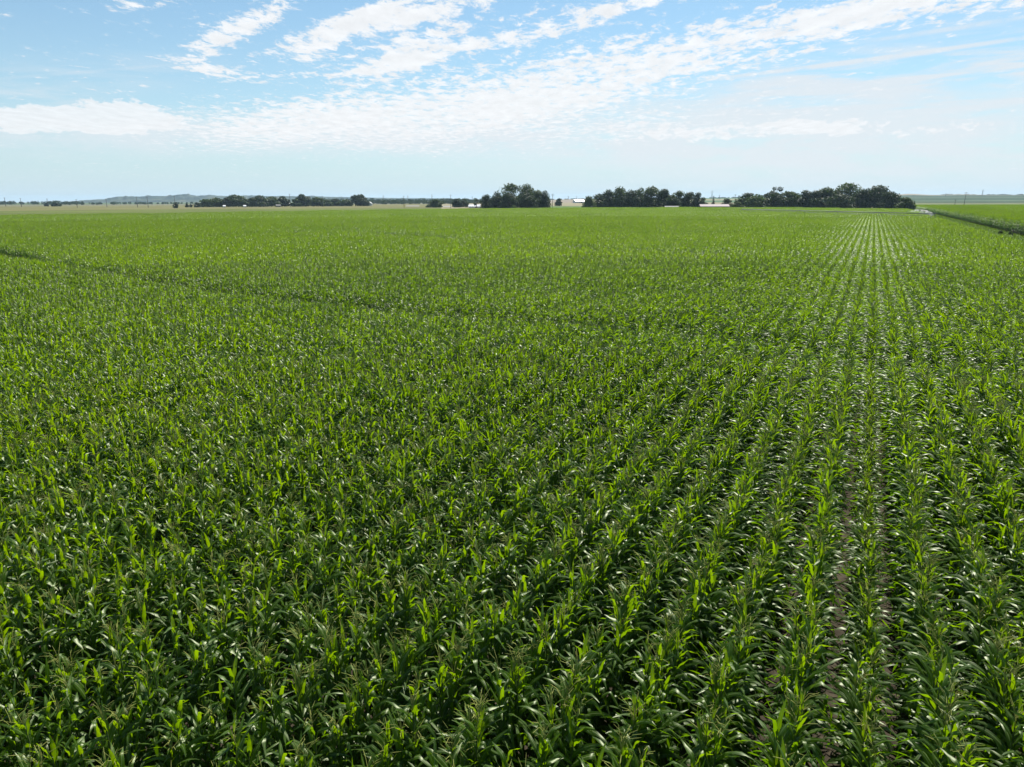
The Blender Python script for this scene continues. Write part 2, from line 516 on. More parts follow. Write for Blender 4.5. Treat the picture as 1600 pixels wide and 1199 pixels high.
class PlantMesh:
    def __init__(s):
        s.v, s.f, s.m, s.t, s.a = [], [], [], [], []

    def leaf(s, base, phi, th0, th1, L, Wd, seg, wide, tone, rnd, kink=None, wind=0.0):
        p = np.array(base, float)
        out = np.array([math.cos(phi), math.sin(phi), 0.0]); up = np.array([0, 0, 1.0])
        side0 = np.array([-math.sin(phi), math.cos(phi), 0.0])
        tw = rnd.uniform(-1.3, 1.3); ph = rnd.uniform(0, 6); fold = rnd.uniform(.15, .5); bend = rnd.uniform(-.35, .35)
        n0 = len(s.v)
        for i in range(seg + 1):
            q = i / seg
            th = th0 + (th1 - th0) * q ** 1.15
            if kink and q > kink: th = max(th, th1 + .5)
            az = bend * q
            o2 = out * math.cos(az) + side0 * math.sin(az)
            t = o2 * math.sin(th) + up * math.cos(th)
            if i: p = p + t * (L / seg); p[0] += wind * q * L / seg
            sd_ = np.cross(t, o2 * math.cos(th) - up * math.sin(th)); sd_ = sd_ / (np.linalg.norm(sd_) + 1e-9)
            nrm = np.cross(sd_, t)
            a = tw * q
            sd2 = sd_ * math.cos(a) + nrm * math.sin(a); nr2 = nrm * math.cos(a) - sd_ * math.sin(a)
            w = Wd / 2 * min(1.0, .45 + 3.2 * q) * (1 - q ** 2.6) + .002
            lift = w * fold * (1 - .6 * q)
            wv = .30 * w * math.sin(q * 17 + ph)
            if wide == 3:
                s.v += [tuple(p + sd2 * w + nr2 * (lift + wv)), tuple(p), tuple(p - sd2 * w + nr2 * (lift - wv))]; s.a += [1, 0, 1]
            else:
                s.v += [tuple(p + sd2 * w), tuple(p - sd2 * w)]; s.a += [1, 1]
        for i in range(seg):
            for k in range(wide - 1):
                a = n0 + i * wide + k
                s.f.append((a, a + 1, a + 1 + wide, a + wide)); s.m.append(0); s.t.append(tone)

    def rod(s, a, b, r0, r1, n, mat):
        a, b = Vector(a), Vector(b); t = (b - a).normalized(); u = t.cross(Vector((.3, 1, .1))).normalized(); w = t.cross(u); n0 = len(s.v)
        for p, r in ((a, r0), (b, r1)):
            for k in range(n):
                q = 2 * math.pi * k / n; s.v.append(tuple(p + (u * math.cos(q) + w * math.sin(q)) * r)); s.a.append(1)
        for k in range(n):
            s.f.append((n0 + k, n0 + (k + 1) % n, n0 + n + (k + 1) % n, n0 + n + k)); s.m.append(mat); s.t.append(.5)

    def plant(s, rnd, level, ox=0.0, oy=0.0, scale=1.0, tassel=True, parts=('stalk', 'leaves', 'tassel')):
        H = rnd.uniform(1.62, 1.8) * scale
        lean = (rnd.uniform(-.05, .05), rnd.uniform(-.05, .05))
        at = lambda h: (ox + lean[0] * h / H, oy + lean[1] * h / H, h)
        if 'stalk' in parts and level < 2:
            s.rod(at(0), at(H * .6), .014, .012, 6 if level == 0 else 3, 1); s.rod(at(H * .6), at(H), .012, .006, 6 if level == 0 else 3, 1)
        phi0 = rnd.uniform(0, math.pi) if rnd.random() < .35 else rnd.gauss(0, .75)
        nleaf = {0: 22, 1: 19, 2: 14, 3: 8}[level]
        h0 = {0: .25, 1: .35, 2: .6, 3: 1.0}[level]
        seg, wide = {0: (9, 3), 1: (5, 3), 2: (3, 2), 3: (2, 2)}[level]
        for k in range(nleaf):
            u = k / (nleaf - 1)
            h = (h0 + (H - h0) * u ** .92) if k < nleaf - 1 else H * .99
            phi = phi0 + math.pi * (k % 2) + rnd.gauss(0, .28 + .4 * u)
            mid = math.sin(math.pi * min(1, .18 + .78 * u))
            L = (.31 + .28 * mid) * rnd.uniform(.82, 1.12) * scale
            Wd = (.041 + .026 * mid) * rnd.uniform(.85, 1.15) * (1.0 if level < 3 else 1.35)
            th0 = R(44 - 34 * u) * rnd.uniform(.7, 1.25)
            th1 = R(rnd.uniform(120, 178) - (100 if level < 1 else 117) * max(0, u - .40) / .58 * rnd.uniform(.6, 1.25))
            kink = rnd.uniform(.45, .75) if rnd.random() < (.42 if level < 1 else .25) else None
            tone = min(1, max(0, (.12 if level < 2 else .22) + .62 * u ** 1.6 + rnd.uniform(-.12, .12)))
            if 'leaves' in parts:
                s.leaf(at(h), phi, th0, th1, L, Wd, seg, wide, tone, rnd, kink)
            else:
                for _ in range(5): rnd.random()
        if tassel and 'tassel' in parts:
            top = Vector(at(H)); ln = rnd.uniform(.22, .34) * scale
            tip = top + Vector((rnd.uniform(-.04, .04), rnd.uniform(-.04, .04), ln))
            r = .0045 if level < 2 else .007
            s.rod(top, tip, r, r * .6, 4 if level == 0 else 3, 2)
            for k in range(8 if level == 0 else (5 if level == 1 else (2 if level == 2 else 0))):
                a = rnd.uniform(0, 6.28); b = top.lerp(tip, rnd.uniform(.1, .5)); o = rnd.uniform(.06, .15)
                m1 = b + Vector((math.cos(a) * o * .6, math.sin(a) * o * .6, ln * .38))
                s.rod(b, m1, r * .8, r * .7, 3, 2)
                if level == 0: s.rod(m1, m1 + Vector((math.cos(a) * o * .7, math.sin(a) * o * .7, ln * rnd.uniform(-.05, .2))), r * .7, r * .5, 3, 2)

    def mesh(s, name, mats=None):
        me = bpy.data.meshes.new(name)
        me.from_pydata(s.v, [], s.f)
        for m in (mats or [LEAF, STALK, TASSEL]): me.materials.append(m)
        if not mats: me.polygons.foreach_set('material_index', s.m)
        me.attributes.new('tone', 'FLOAT', 'FACE').data.foreach_set('value', s.t)
        me.attributes.new('across', 'FLOAT', 'POINT').data.foreach_set('value', [float(x) for x in s.a])
        me.polygons.foreach_set('use_smooth', [True] * len(s.f))
        me.update()
        return me


ROW = .76
rows_x0 = .57            # offset of the stunted row from the camera
RNG = np.random.default_rng(21)

# where the irrigation wheels have flattened the maize, read at canopy level
TRACKS = [[(-60, 383), (0, 389), (110, 409), (200, 426), (290, 441), (380, 453), (480, 464), (650, 481), (800, 494), (950, 507), (1100, 517), (1300, 537), (1480, 560), (1620, 580)],
          [(-60, 378), (0, 376), (150, 374), (300, 370), (430, 363), (520, 359), (600, 357)],
          [(560, 361), (650, 366), (760, 375), (870, 384), (1000, 390), (1100, 394), (1250, 400)]]
TR = [np.array([on_plane(p, q, 1.7) for p, q in t]) for t in TRACKS]


def track_dist(x, y):
    best = np.full(len(x), 1e9)
    for t in TR:
        for a, b in zip(t[:-1], t[1:]):
            ab = b - a; L2 = (ab ** 2).sum()
            u = np.clip(((x - a[0]) * ab[0] + (y - a[1]) * ab[1]) / L2, 0, 1)
            best = np.minimum(best, np.hypot(x - a[0] - u * ab[0], y - a[1] - u * ab[1]))
    return best


_ph = RNG.uniform(0, 6.28, 40); _k = RNG.normal(0, 1, (40, 2))


def smooth_noise(x, y, wave):
    z = np.zeros_like(x)
    for i in range(14):
        k = _k[i] / (np.linalg.norm(_k[i]) + .01) * (1 + i * .17) / wave * 4
        z += np.sin(k[0] * x + k[1] * y + _ph[i])
    return z / 3.7


FAR_C = [-100, 0, 250, 450, 700, 900, 1000, 1200, 1340, 1400, 1440, 1800]
FAR_D = [376, 380, 398, 420, 490, 535, 545, 545, 500, 470, 460, 440]


def inside(x, y, margin=0.0):
    c = col_of(x, y)
    return np.hypot(x, y) < np.interp(c, FAR_C, FAR_D) + margin


def in_view(x, y, back=9.0):
    fx, fy = -math.sin(YAW), math.cos(YAW)
    f = x * fx + y * fy + back; s_ = x * fy - y * fx
    return (f > 1.0) & (np.abs(s_) < f * .80)


def gather(lo, hi, step, jitter, per_row_shift=True):
    """points of all rows between two distances"""
    xs = rows_x0 + ROW * np.arange(-int((hi + 5) / ROW), int((X_EDGE - rows_x0) / ROW) + 1)
    X, Y = [], []
    for x in xs:
        ys = np.arange(-12 + RNG.uniform(0, step), hi, step)
        ys = ys + RNG.uniform(-jitter, jitter, len(ys)) * step
        X.append(np.full(len(ys), x)); Y.append(ys)
    X, Y = np.concatenate(X), np.concatenate(Y)
    d = np.hypot(X, Y)
    k = (d >= lo) & (d < hi) & in_view(X, Y) & inside(X, Y)
    return X[k], Y[k]


def vigour(x, y):
    row = np.round((x - rows_x0) / ROW).astype(int)
    rn = np.sin(row * 12.9898 + 3) * 43758.5453; rn = rn - np.floor(rn)
    v = 1.0 + .05 * smooth_noise(x, y, 26) + .025 * smooth_noise(x + 90, y, 7) + .04 * (rn - .5)
    v = v - .09 * np.clip(np.sin(y / 9 + rn * 40) * np.sin(y / 3.7 + rn * 17), .35, 1) + .05
    st = (row == 0) & (y < 34)
    v = np.where(st, v * (.78 + .07 * np.sin(y / 4)), v)
    t = track_dist(x, y)
    t = t / np.clip((np.hypot(x, y) / 68) ** 1.2, 1, 3.0) + .4 * np.clip((col_of(x, y) - 600) / 400, 0, 1)
    v = v * (1 - .33 * np.exp(-(t / 1.3) ** 2))
    return v, t


NV = {0: 16, 1: 10}
protos = bpy.data.collections.new('maize_kinds')
names = []


def proto(me, nm):
    o = bpy.data.objects.new(nm, me); protos.objects.link(o); names.append(nm)


hi_parts = []
for i in range(NV[0]):
    tas = (i % 5 < 3)
    for part in ('stalk', 'leaves', 'tassel'):
        rr = random.Random(100 + i); pm = PlantMesh(); pm.plant(rr, 0, tassel=tas, parts=(part,))
        if part == 'stalk': trio = {}
        if pm.f:
            trio[part] = pm.mesh('maize_' + part, [{'stalk': STALK, 'leaves': LEAF, 'tassel': TASSEL}[part]])
    hi_parts.append(trio)
    rr = random.Random(100 + i); pm = PlantMesh(); pm.plant(rr, 0, tassel=tas)
    proto(pm.mesh('maize_whole'), 'k%03d' % len(names))
for i in range(NV[1]):
    rr = random.Random(300 + i); pm = PlantMesh(); pm.plant(rr, 1, tassel=(i % 5 < 3))
    proto(pm.mesh('maize_plain'), 'k%03d' % len(names))
SEG0, NSEG = len(names), 10
for i in range(NSEG):
    rr = random.Random(500 + i); pm = PlantMesh()
    y = -1.0 + .08
    while y < 1.0:
        pm.plant(rr, 2, rr.gauss(0, .045), y, rr.uniform(.9, 1.06), tassel=rr.random() < .5); y += .155 * rr.uniform(.8, 1.2)
    proto(pm.mesh('maize_row'), 'k%03d' % len(names))
WAL0 = len(names)
for i in range(5):
    rr = random.Random(620 + i); pm = PlantMesh()
    y = -1.0 + .08
    while y < 1.0:
        pm.plant(rr, 1, rr.uniform(-.05, .05), y, rr.uniform(.9, 1.06), tassel=rr.random() < .75); y += .16 * rr.uniform(.8, 1.2)
    proto(pm.mesh('maize_row'), 'k%03d' % len(names))
PAT0, NPAT, PN, PL = len(names), 4, 16, 12.0
for i in range(NPAT):
    rr = random.Random(700 + i); pm = PlantMesh()
    for r_ in range(PN):
        y = -PL / 2
        while y < PL / 2:
            pm.plant(rr, 3, (r_ - (PN - 1) / 2) * ROW + rr.gauss(0, .15), y, rr.uniform(.88, 1.1), tassel=rr.random() < .45); y += .2 * rr.uniform(.8, 1.2)
    proto(pm.mesh('maize_block'), 'k%03d' % len(names))

D0, D1, D2 = 26.0, 72.0, 250.0
pts, rots, scls, picks = [], [], [], []


def put(x, y, pick, rz, sc, tilt=0.0):
    n = len(x)
    pts.append(np.stack([x, y, np.full(n, .004)], 1))
    rots.append(np.stack([RNG.normal(0, 1, n) * tilt, RNG.normal(0, 1, n) * tilt, rz], 1))
    scls.append(np.stack([.5 + .5 * sc, .5 + .5 * sc, sc], 1)); picks.append(pick)


def half_turn(n):
    return RNG.integers(0, 2, n) * math.pi


# nearest plants, one object each
X, Y = gather(0, D1, .135, .3)
v, t = vigour(X, Y)
keep = (t > .62) & (RNG.random(len(X)) > .035)
X, Y, v = X[keep] + RNG.normal(0, .022, keep.sum()), Y[keep], v[keep] * RNG.uniform(.93, 1.06, keep.sum())
# how large each one shows: project its top and keep those well inside the frame
CI = np.array(CM.transposed())
P = np.stack([X, Y, np.full(len(X), 1.7 - CAM_H)], 1) @ CI.T
u_ = CX + F_PX * P[:, 0] / -P[:, 2]; w_ = CY - F_PX * P[:, 1] / -P[:, 2]
inframe = (P[:, 2] < 0) & (u_ > -20) & (u_ < 1620) & (w_ < 1290) & (w_ > 0)
depth = np.where(inframe, -P[:, 2], 1e9)
near_idx = np.argsort(depth)[:300]
is_near = np.zeros(len(X), bool); is_near[near_idx] = True
GROUP = 'maize plants nearest the camera'
for i in near_idx:
    trio = hi_parts[int(RNG.integers(0, NV[0]))]
    root = bpy.data.objects.new('maize_plant', None); S.collection.objects.link(root)
    root.location = (X[i], Y[i], .004); root.rotation_euler = (RNG.normal(0, .04), RNG.normal(0, .04), float(RNG.integers(0, 2)) * math.pi + RNG.normal(0, .3))
    s_ = float(v[i]); root.scale = (.5 + .5 * s_, .5 + .5 * s_, s_)
    tag(root, 'tall green maize plant with arching blades in the closest part of the field', 'maize plant', GROUP)
    for part, me in trio.items():
        c = bpy.data.objects.new(part, me); S.collection.objects.link(c); c.parent = root
X2, Y2, v2 = X[~is_near], Y[~is_near], v[~is_near]
d2 = np.hypot(X2, Y2); n = d2 < D0
put(X2[n], Y2[n], RNG.integers(0, NV[0], n.sum()), half_turn(n.sum()) + RNG.normal(0, .3, n.sum()), v2[n], .04)
n = ~n
put(X2[n], Y2[n], NV[0] + RNG.integers(0, NV[1], n.sum()), half_turn(n.sum()) + RNG.normal(0, .3, n.sum()), v2[n], .04)
# row pieces
X, Y = gather(D1, D2, 2.0, 0.02)
v, t = vigour(X, Y)
k = t > 1.1
put(X[k], Y[k], SEG0 + RNG.integers(0, NSEG, k.sum()), half_turn(k.sum()), v[k] * RNG.uniform(.95, 1.04, k.sum()))
# blocks of rows far off: aligned with the rows, right up to the field's side
bw = PN * ROW
nx = int(620 / bw)
last_row = rows_x0 + ROW * int((X_EDGE - rows_x0) / ROW)
gx = last_row - (PN - 1) / 2 * ROW - bw * np.arange(nx)
gy = np.arange(0, 620, PL)
GX, GY = [a.ravel() for a in np.meshgrid(gx, gy)]
k = (np.hypot(GX, GY) >= D2 - 4) & in_view(GX, GY, 30) & inside(GX, GY)
GX, GY = GX[k], GY[k]
v, t = vigour(GX, GY)
put(GX, GY, PAT0 + RNG.integers(0, NPAT, len(GX)), half_turn(len(GX)), 1.0 + .05 * smooth_noise(GX, GY, 60) + RNG.uniform(-.015, .015, len(GX)))
# (the gap left between row pieces and blocks is closed with row pieces)
cell = set(zip(np.round(GX, 2), np.round(GY, 2)))
X, Y = gather(D2, D2 + 16, 2.0, 0.02)
ci = np.round((gx[0] - X) / bw).astype(int); cj = np.round(Y / PL).astype(int)
k = np.array([(round(float(gx[0] - a * bw), 2), round(float(b * PL), 2)) not in cell for a, b in zip(ci, cj)])
put(X[k], Y[k], SEG0 + RNG.integers(0, NSEG, k.sum()), half_turn(k.sum()), np.ones(k.sum()))


def instancer(name, pts, rots, scls, picks, coll):
    me = bpy.data.meshes.new(name)
    me.from_pydata(pts.tolist(), [], [])
    me.attributes.new('turn', 'FLOAT_VECTOR', 'POINT').data.foreach_set('vector', rots.ravel())
    me.attributes.new('grow', 'FLOAT_VECTOR', 'POINT').data.foreach_set('vector', scls.ravel())
    me.attributes.new('pick', 'INT', 'POINT').data.foreach_set('value', picks.astype(np.int32))
    o = link(bpy.data.objects.new(name, me))
    g = bpy.data.node_groups.new(name, 'GeometryNodeTree')
    g.interface.new_socket('Geometry', in_out='INPUT', socket_type='NodeSocketGeometry')
    g.interface.new_socket('Geometry', in_out='OUTPUT', socket_type='NodeSocketGeometry')
    a, b = g.nodes.new('NodeGroupInput'), g.nodes.new('NodeGroupOutput')
    m2p = g.nodes.new('GeometryNodeMeshToPoints')
    ci_ = g.nodes.new('GeometryNodeCollectionInfo'); ci_.inputs['Collection'].default_value = coll
    ci_.inputs['Separate Children'].default_value = True; ci_.inputs['Reset Children'].default_value = True
    iop = g.nodes.new('GeometryNodeInstanceOnPoints'); iop.inputs['Pick Instance'].default_value = True

    def attr(nm, ty):
        q = g.nodes.new('GeometryNodeInputNamedAttribute'); q.data_type = ty; q.inputs[0].default_value = nm
        return q.outputs[0]
    e2r = g.nodes.new('FunctionNodeEulerToRotation')
    g.links.new(a.outputs[0], m2p.inputs['Mesh']); g.links.new(m2p.outputs[0], iop.inputs['Points'])
    g.links.new(ci_.outputs[0], iop.inputs['Instance'])
    g.links.new(attr('pick', 'INT'), iop.inputs['Instance Index'])
    g.links.new(attr('turn', 'FLOAT_VECTOR'), e2r.inputs[0]); g.links.new(e2r.outputs[0], iop.inputs['Rotation'])
    g.links.new(attr('grow', 'FLOAT_VECTOR'), iop.inputs['Scale'])
    g.links.new(iop.outputs[0], b.inputs[0])
    o.modifiers.new('plants', 'NODES').node_group = g
    return o


# the maize field on the right, beyond the grass strip: same kinds of pieces
field = instancer('maize_rows', np.concatenate(pts), np.concatenate(rots), np.concatenate(scls), np.concatenate(picks), protos)
tag(field, 'wide field of green maize rows running away from the camera', 'maize', kind='stuff')
print('maize pieces', len(np.concatenate(picks)))

pts, rots, scls, picks = [], [], [], []
xs = X_NEXT + .3 + ROW * np.arange(0, 26)
for r_, x in enumerate(xs):
    ys = np.arange(60, 470, 2.0)
    k = in_view(np.full(len(ys), x), ys, 14)
    ys = ys[k]; xx = np.full(len(ys), x)
    put(xx, ys, (WAL0 + RNG.integers(0, 5, len(ys))) if r_ < 1 else (SEG0 + RNG.integers(0, NSEG, len(ys))), half_turn(len(ys)), 1.46 + .04 * smooth_noise(xx, ys, 15) + RNG.uniform(-.05, .05, len(ys)))
gx = X_NEXT + .3 + 26 * ROW + (PN - 1) / 2 * ROW + bw * np.arange(0, 40)
GX, GY = [a.ravel() for a in np.meshgrid(gx, np.arange(54, 640, PL))]
k = in_view(GX, GY, 30) & (np.hypot(GX, GY) < 640)
put(GX[k], GY[k], PAT0 + RNG.integers(0, NPAT, k.sum()), half_turn(k.sum()), 1.44 + .05 * smooth_noise(GX[k], GY[k], 60))
GX, GY = [a.ravel() for a in np.meshgrid(X_NEXT + .3 + 7.5 * ROW + bw * np.arange(0, 2), np.arange(470 + PL / 2, 640, PL))]
put(GX, GY, PAT0 + RNG.integers(0, NPAT, len(GX)), half_turn(len(GX)), np.full(len(GX), 1.44))
nf = instancer('maize_strip', np.concatenate(pts), np.concatenate(rots), np.concatenate(scls), np.concatenate(picks), protos)
tag(nf, 'second maize field with a dark side wall beyond the grass track', 'maize', kind='stuff')

# grass of the track
GRASS = leaf_material('grass_blade', (.04, .08, .01), (.08, .13, .018), (.10, .20, .015), (.19, .29, .025), .6, .3, .35)
rr = random.Random(5)
mb = MB()
for i in range(26000):
    x = rr.uniform(X_EDGE + .2, X_NEXT + .1); y = 60 + 420 * rr.random() ** 1.3
    edge = min(1, abs(x - X_NEXT) / 1.5)
    h = rr.uniform(.08, .26) * (1.9 - .9 * edge); a = rr.uniform(0, 3.14); w = rr.uniform(.05, .12); lx, ly = rr.uniform(-.1, .1), rr.uniform(-.1, .1)
    mb.add([(x - w * math.cos(a), y - w * math.sin(a), 0), (x + w * math.cos(a), y + w * math.sin(a), 0), (x + lx, y + ly, h)], [(0, 1, 2)], 0, rr.uniform(.1, 1))
tag(mb.build('grass', GRASS), 'short bright green grass on the track between the fields', 'grass', kind='stuff')

# ---------------------------------------------------------------- trees
BARK = noisy('bark', (.05, .04, .03), (.11, .09, .07), 4, .9)
F_DARK = leaf_material('foliage_dark', (.011, .024, .008), (.031, .053, .013), (.02, .045, .006), (.05, .09, .012), .6, .3, .25)
F_MID = leaf_material('foliage_mid', (.018, .036, .009), (.048, .078, .016), (.05, .10, .012), (.11, .17, .022), .6, .3, .25)
F_LIGHT = leaf_material('foliage_light', (.022, .045, .011), (.055, .09, .018), (.055, .11, .012), (.11, .18, .025), .6, .3, .28)
F_CONIF = leaf_material('foliage_conifer', (.012, .026, .014), (.026, .045, .022), (.02, .05, .012), (.05, .08, .02), .7, .3, .15)


def crown_mesh(rnd, w, h, depth, base, kind, leaf, dens):
    """clumps of leaf sprays through an uneven crown"""
    mb = MB()
    clumps = []
    nb = {'full': 17, 'loose': 16, 'sparse': 12, 'cone': 16, 'bush': 9}[kind]
    for i in range(nb):
        if kind == 'cone':
            u = i / nb; r = (1 - u) * .48; a = rnd.uniform(0, 6.28)
            clumps.append((Vector((math.cos(a) * r * w * .35, math.sin(a) * r * depth * .35, base + (h - base) * (u * .92 + .04))), max(.09, r * .62) * w, (h - base) * .085))
        else:
            a = rnd.uniform(0, 6.28); q = math.sqrt(rnd.random())
            zz = rnd.random()
            env = math.sqrt(max(.05, 1 - (2 * max(zz, .34) - .68) ** 2 * .62 - (0 if zz < .7 else (zz - .7) * .8)))
            c = Vector((math.cos(a) * q * w * .36 * env, math.sin(a) * q * depth * .36 * env, base + (h - base) * (.10 + .76 * zz)))
            rr_ = rnd.uniform(.18, .30) * ({'sparse': .55, 'loose': .6}.get(kind, 1))
            clumps.append((c, rr_ * w, rr_ * h * (.62 if kind != 'bush' else .8)))
    # crown extremes so the tree fills its outline
    if kind in ('full', 'bush'):
        for sx in (-1, 1): clumps.append((Vector((sx * w * .33, 0, base + (h - base) * rnd.uniform(.3, .5))), .17 * w, .16 * h))
        clumps.append((Vector((rnd.uniform(-.1, .1) * w, 0, h * .86)), .2 * w, .14 * h))
        clumps.append((Vector((-.2 * w, -.1 * w, base + .14 * h)), .27 * w, .16 * h)); clumps.append((Vector((.2 * w, -.1 * w, base + .14 * h)), .27 * w, .16 * h))
    elif kind == 'sparse':
        clumps.append((Vector((0, 0, h * .92)), .12 * w, .08 * h))
    tot = sum(c[1] ** 2 for c in clumps)
    for c, rx, rz in clumps:
        n = max(20, int(dens * rx * rx / tot))
        ct = rnd.uniform(0, .5)
        for _ in range(n):
            v = Vector((rnd.gauss(0, 1), rnd.gauss(0, 1), rnd.gauss(0, 1))).normalized()
            q = rnd.uniform(.55, 1.08) * (1 + .12 * math.sin(v.x * 9 + v.z * 7 + c.x))
            p = c + Vector((v.x * rx * q, v.y * rx * q * (depth / w), v.z * rz * q))
            if p.z < .15: continue
            nrm = (v + Vector((rnd.gauss(0, .7), rnd.gauss(0, .7), rnd.gauss(0, .7) + .3))).normalized()
            t = nrm.cross(Vector((0, 0, 1))).normalized() if abs(nrm.z) < .98 else Vector((1, 0, 0))
            b = nrm.cross(t); s1 = leaf * rnd.uniform(.5, 1.3); s2 = s1 * rnd.uniform(.5, .9); a = rnd.uniform(0, 6.28)
            t2 = t * math.cos(a) + b * math.sin(a); b2 = b * math.cos(a) - t * math.sin(a)
            mb.add([p - t2 * s1, p - b2 * s2, p + t2 * s1, p + b2 * s2], [(0, 1, 2, 3)], 0, min(1, ct + rnd.uniform(0, .5)))
    return mb, clumps


def tree(name, label, x0, x1, ytop, d, kind='full', mat=None, cat='tree', group=None, dens=2600, trunk=None, seed=None):
    rnd = random.Random(seed if seed is not None else int(x0 * 7 + x1 * 13 + d))
    pc = (x0 + x1) / 2
    w = (x1 - x0) * d / F_PX * (1.3 if kind == 'full' else 1.1)
    b = spot(pc, d); gz = float(ground_z(b.x, b.y)); b.z = gz - .05
    h = max(.8, height_at(pc, ytop, d) - gz)
    if kind == 'loose': dens *= .6; trunk = .22
    if trunk is None: trunk = .05 if kind != 'sparse' else .25
    root = tag(empty(name, b, rnd.uniform(-.2, .2) - math.atan2(b.x, b.y)), label, cat, group)
    base = h * trunk
    mb, clumps = crown_mesh(rnd, w, h, w * .9, base, kind, max(.07, min(.62, w * .034)) * (d / 600 if d > 700 else 1), dens)
    mb.build('crown', mat or F_DARK, root)
    tb = MB(); r0 = max(.1, h * .022)
    tb.tube([(0, 0, 0), (rnd.uniform(-.2, .2), 0, h * .3), (rnd.uniform(-.4, .4), rnd.uniform(-.3, .3), h * .62), (0, 0, h * .85)], [r0 * 1.3, r0, r0 * .6, r0 * .2], 7)
    for c, rx, rz in clumps[:10]:
        if kind == 'cone': break
        z0 = max(h * .12, c.z * .45)
        tb.tube([(0, 0, z0), (c.x * .5, c.y * .5, (z0 + c.z) / 2 + .05 * h), tuple(c)], [r0 * .55, r0 * .35, r0 * .12], 5)
    tb.build('trunk', BARK, root, smooth=True)
    return root


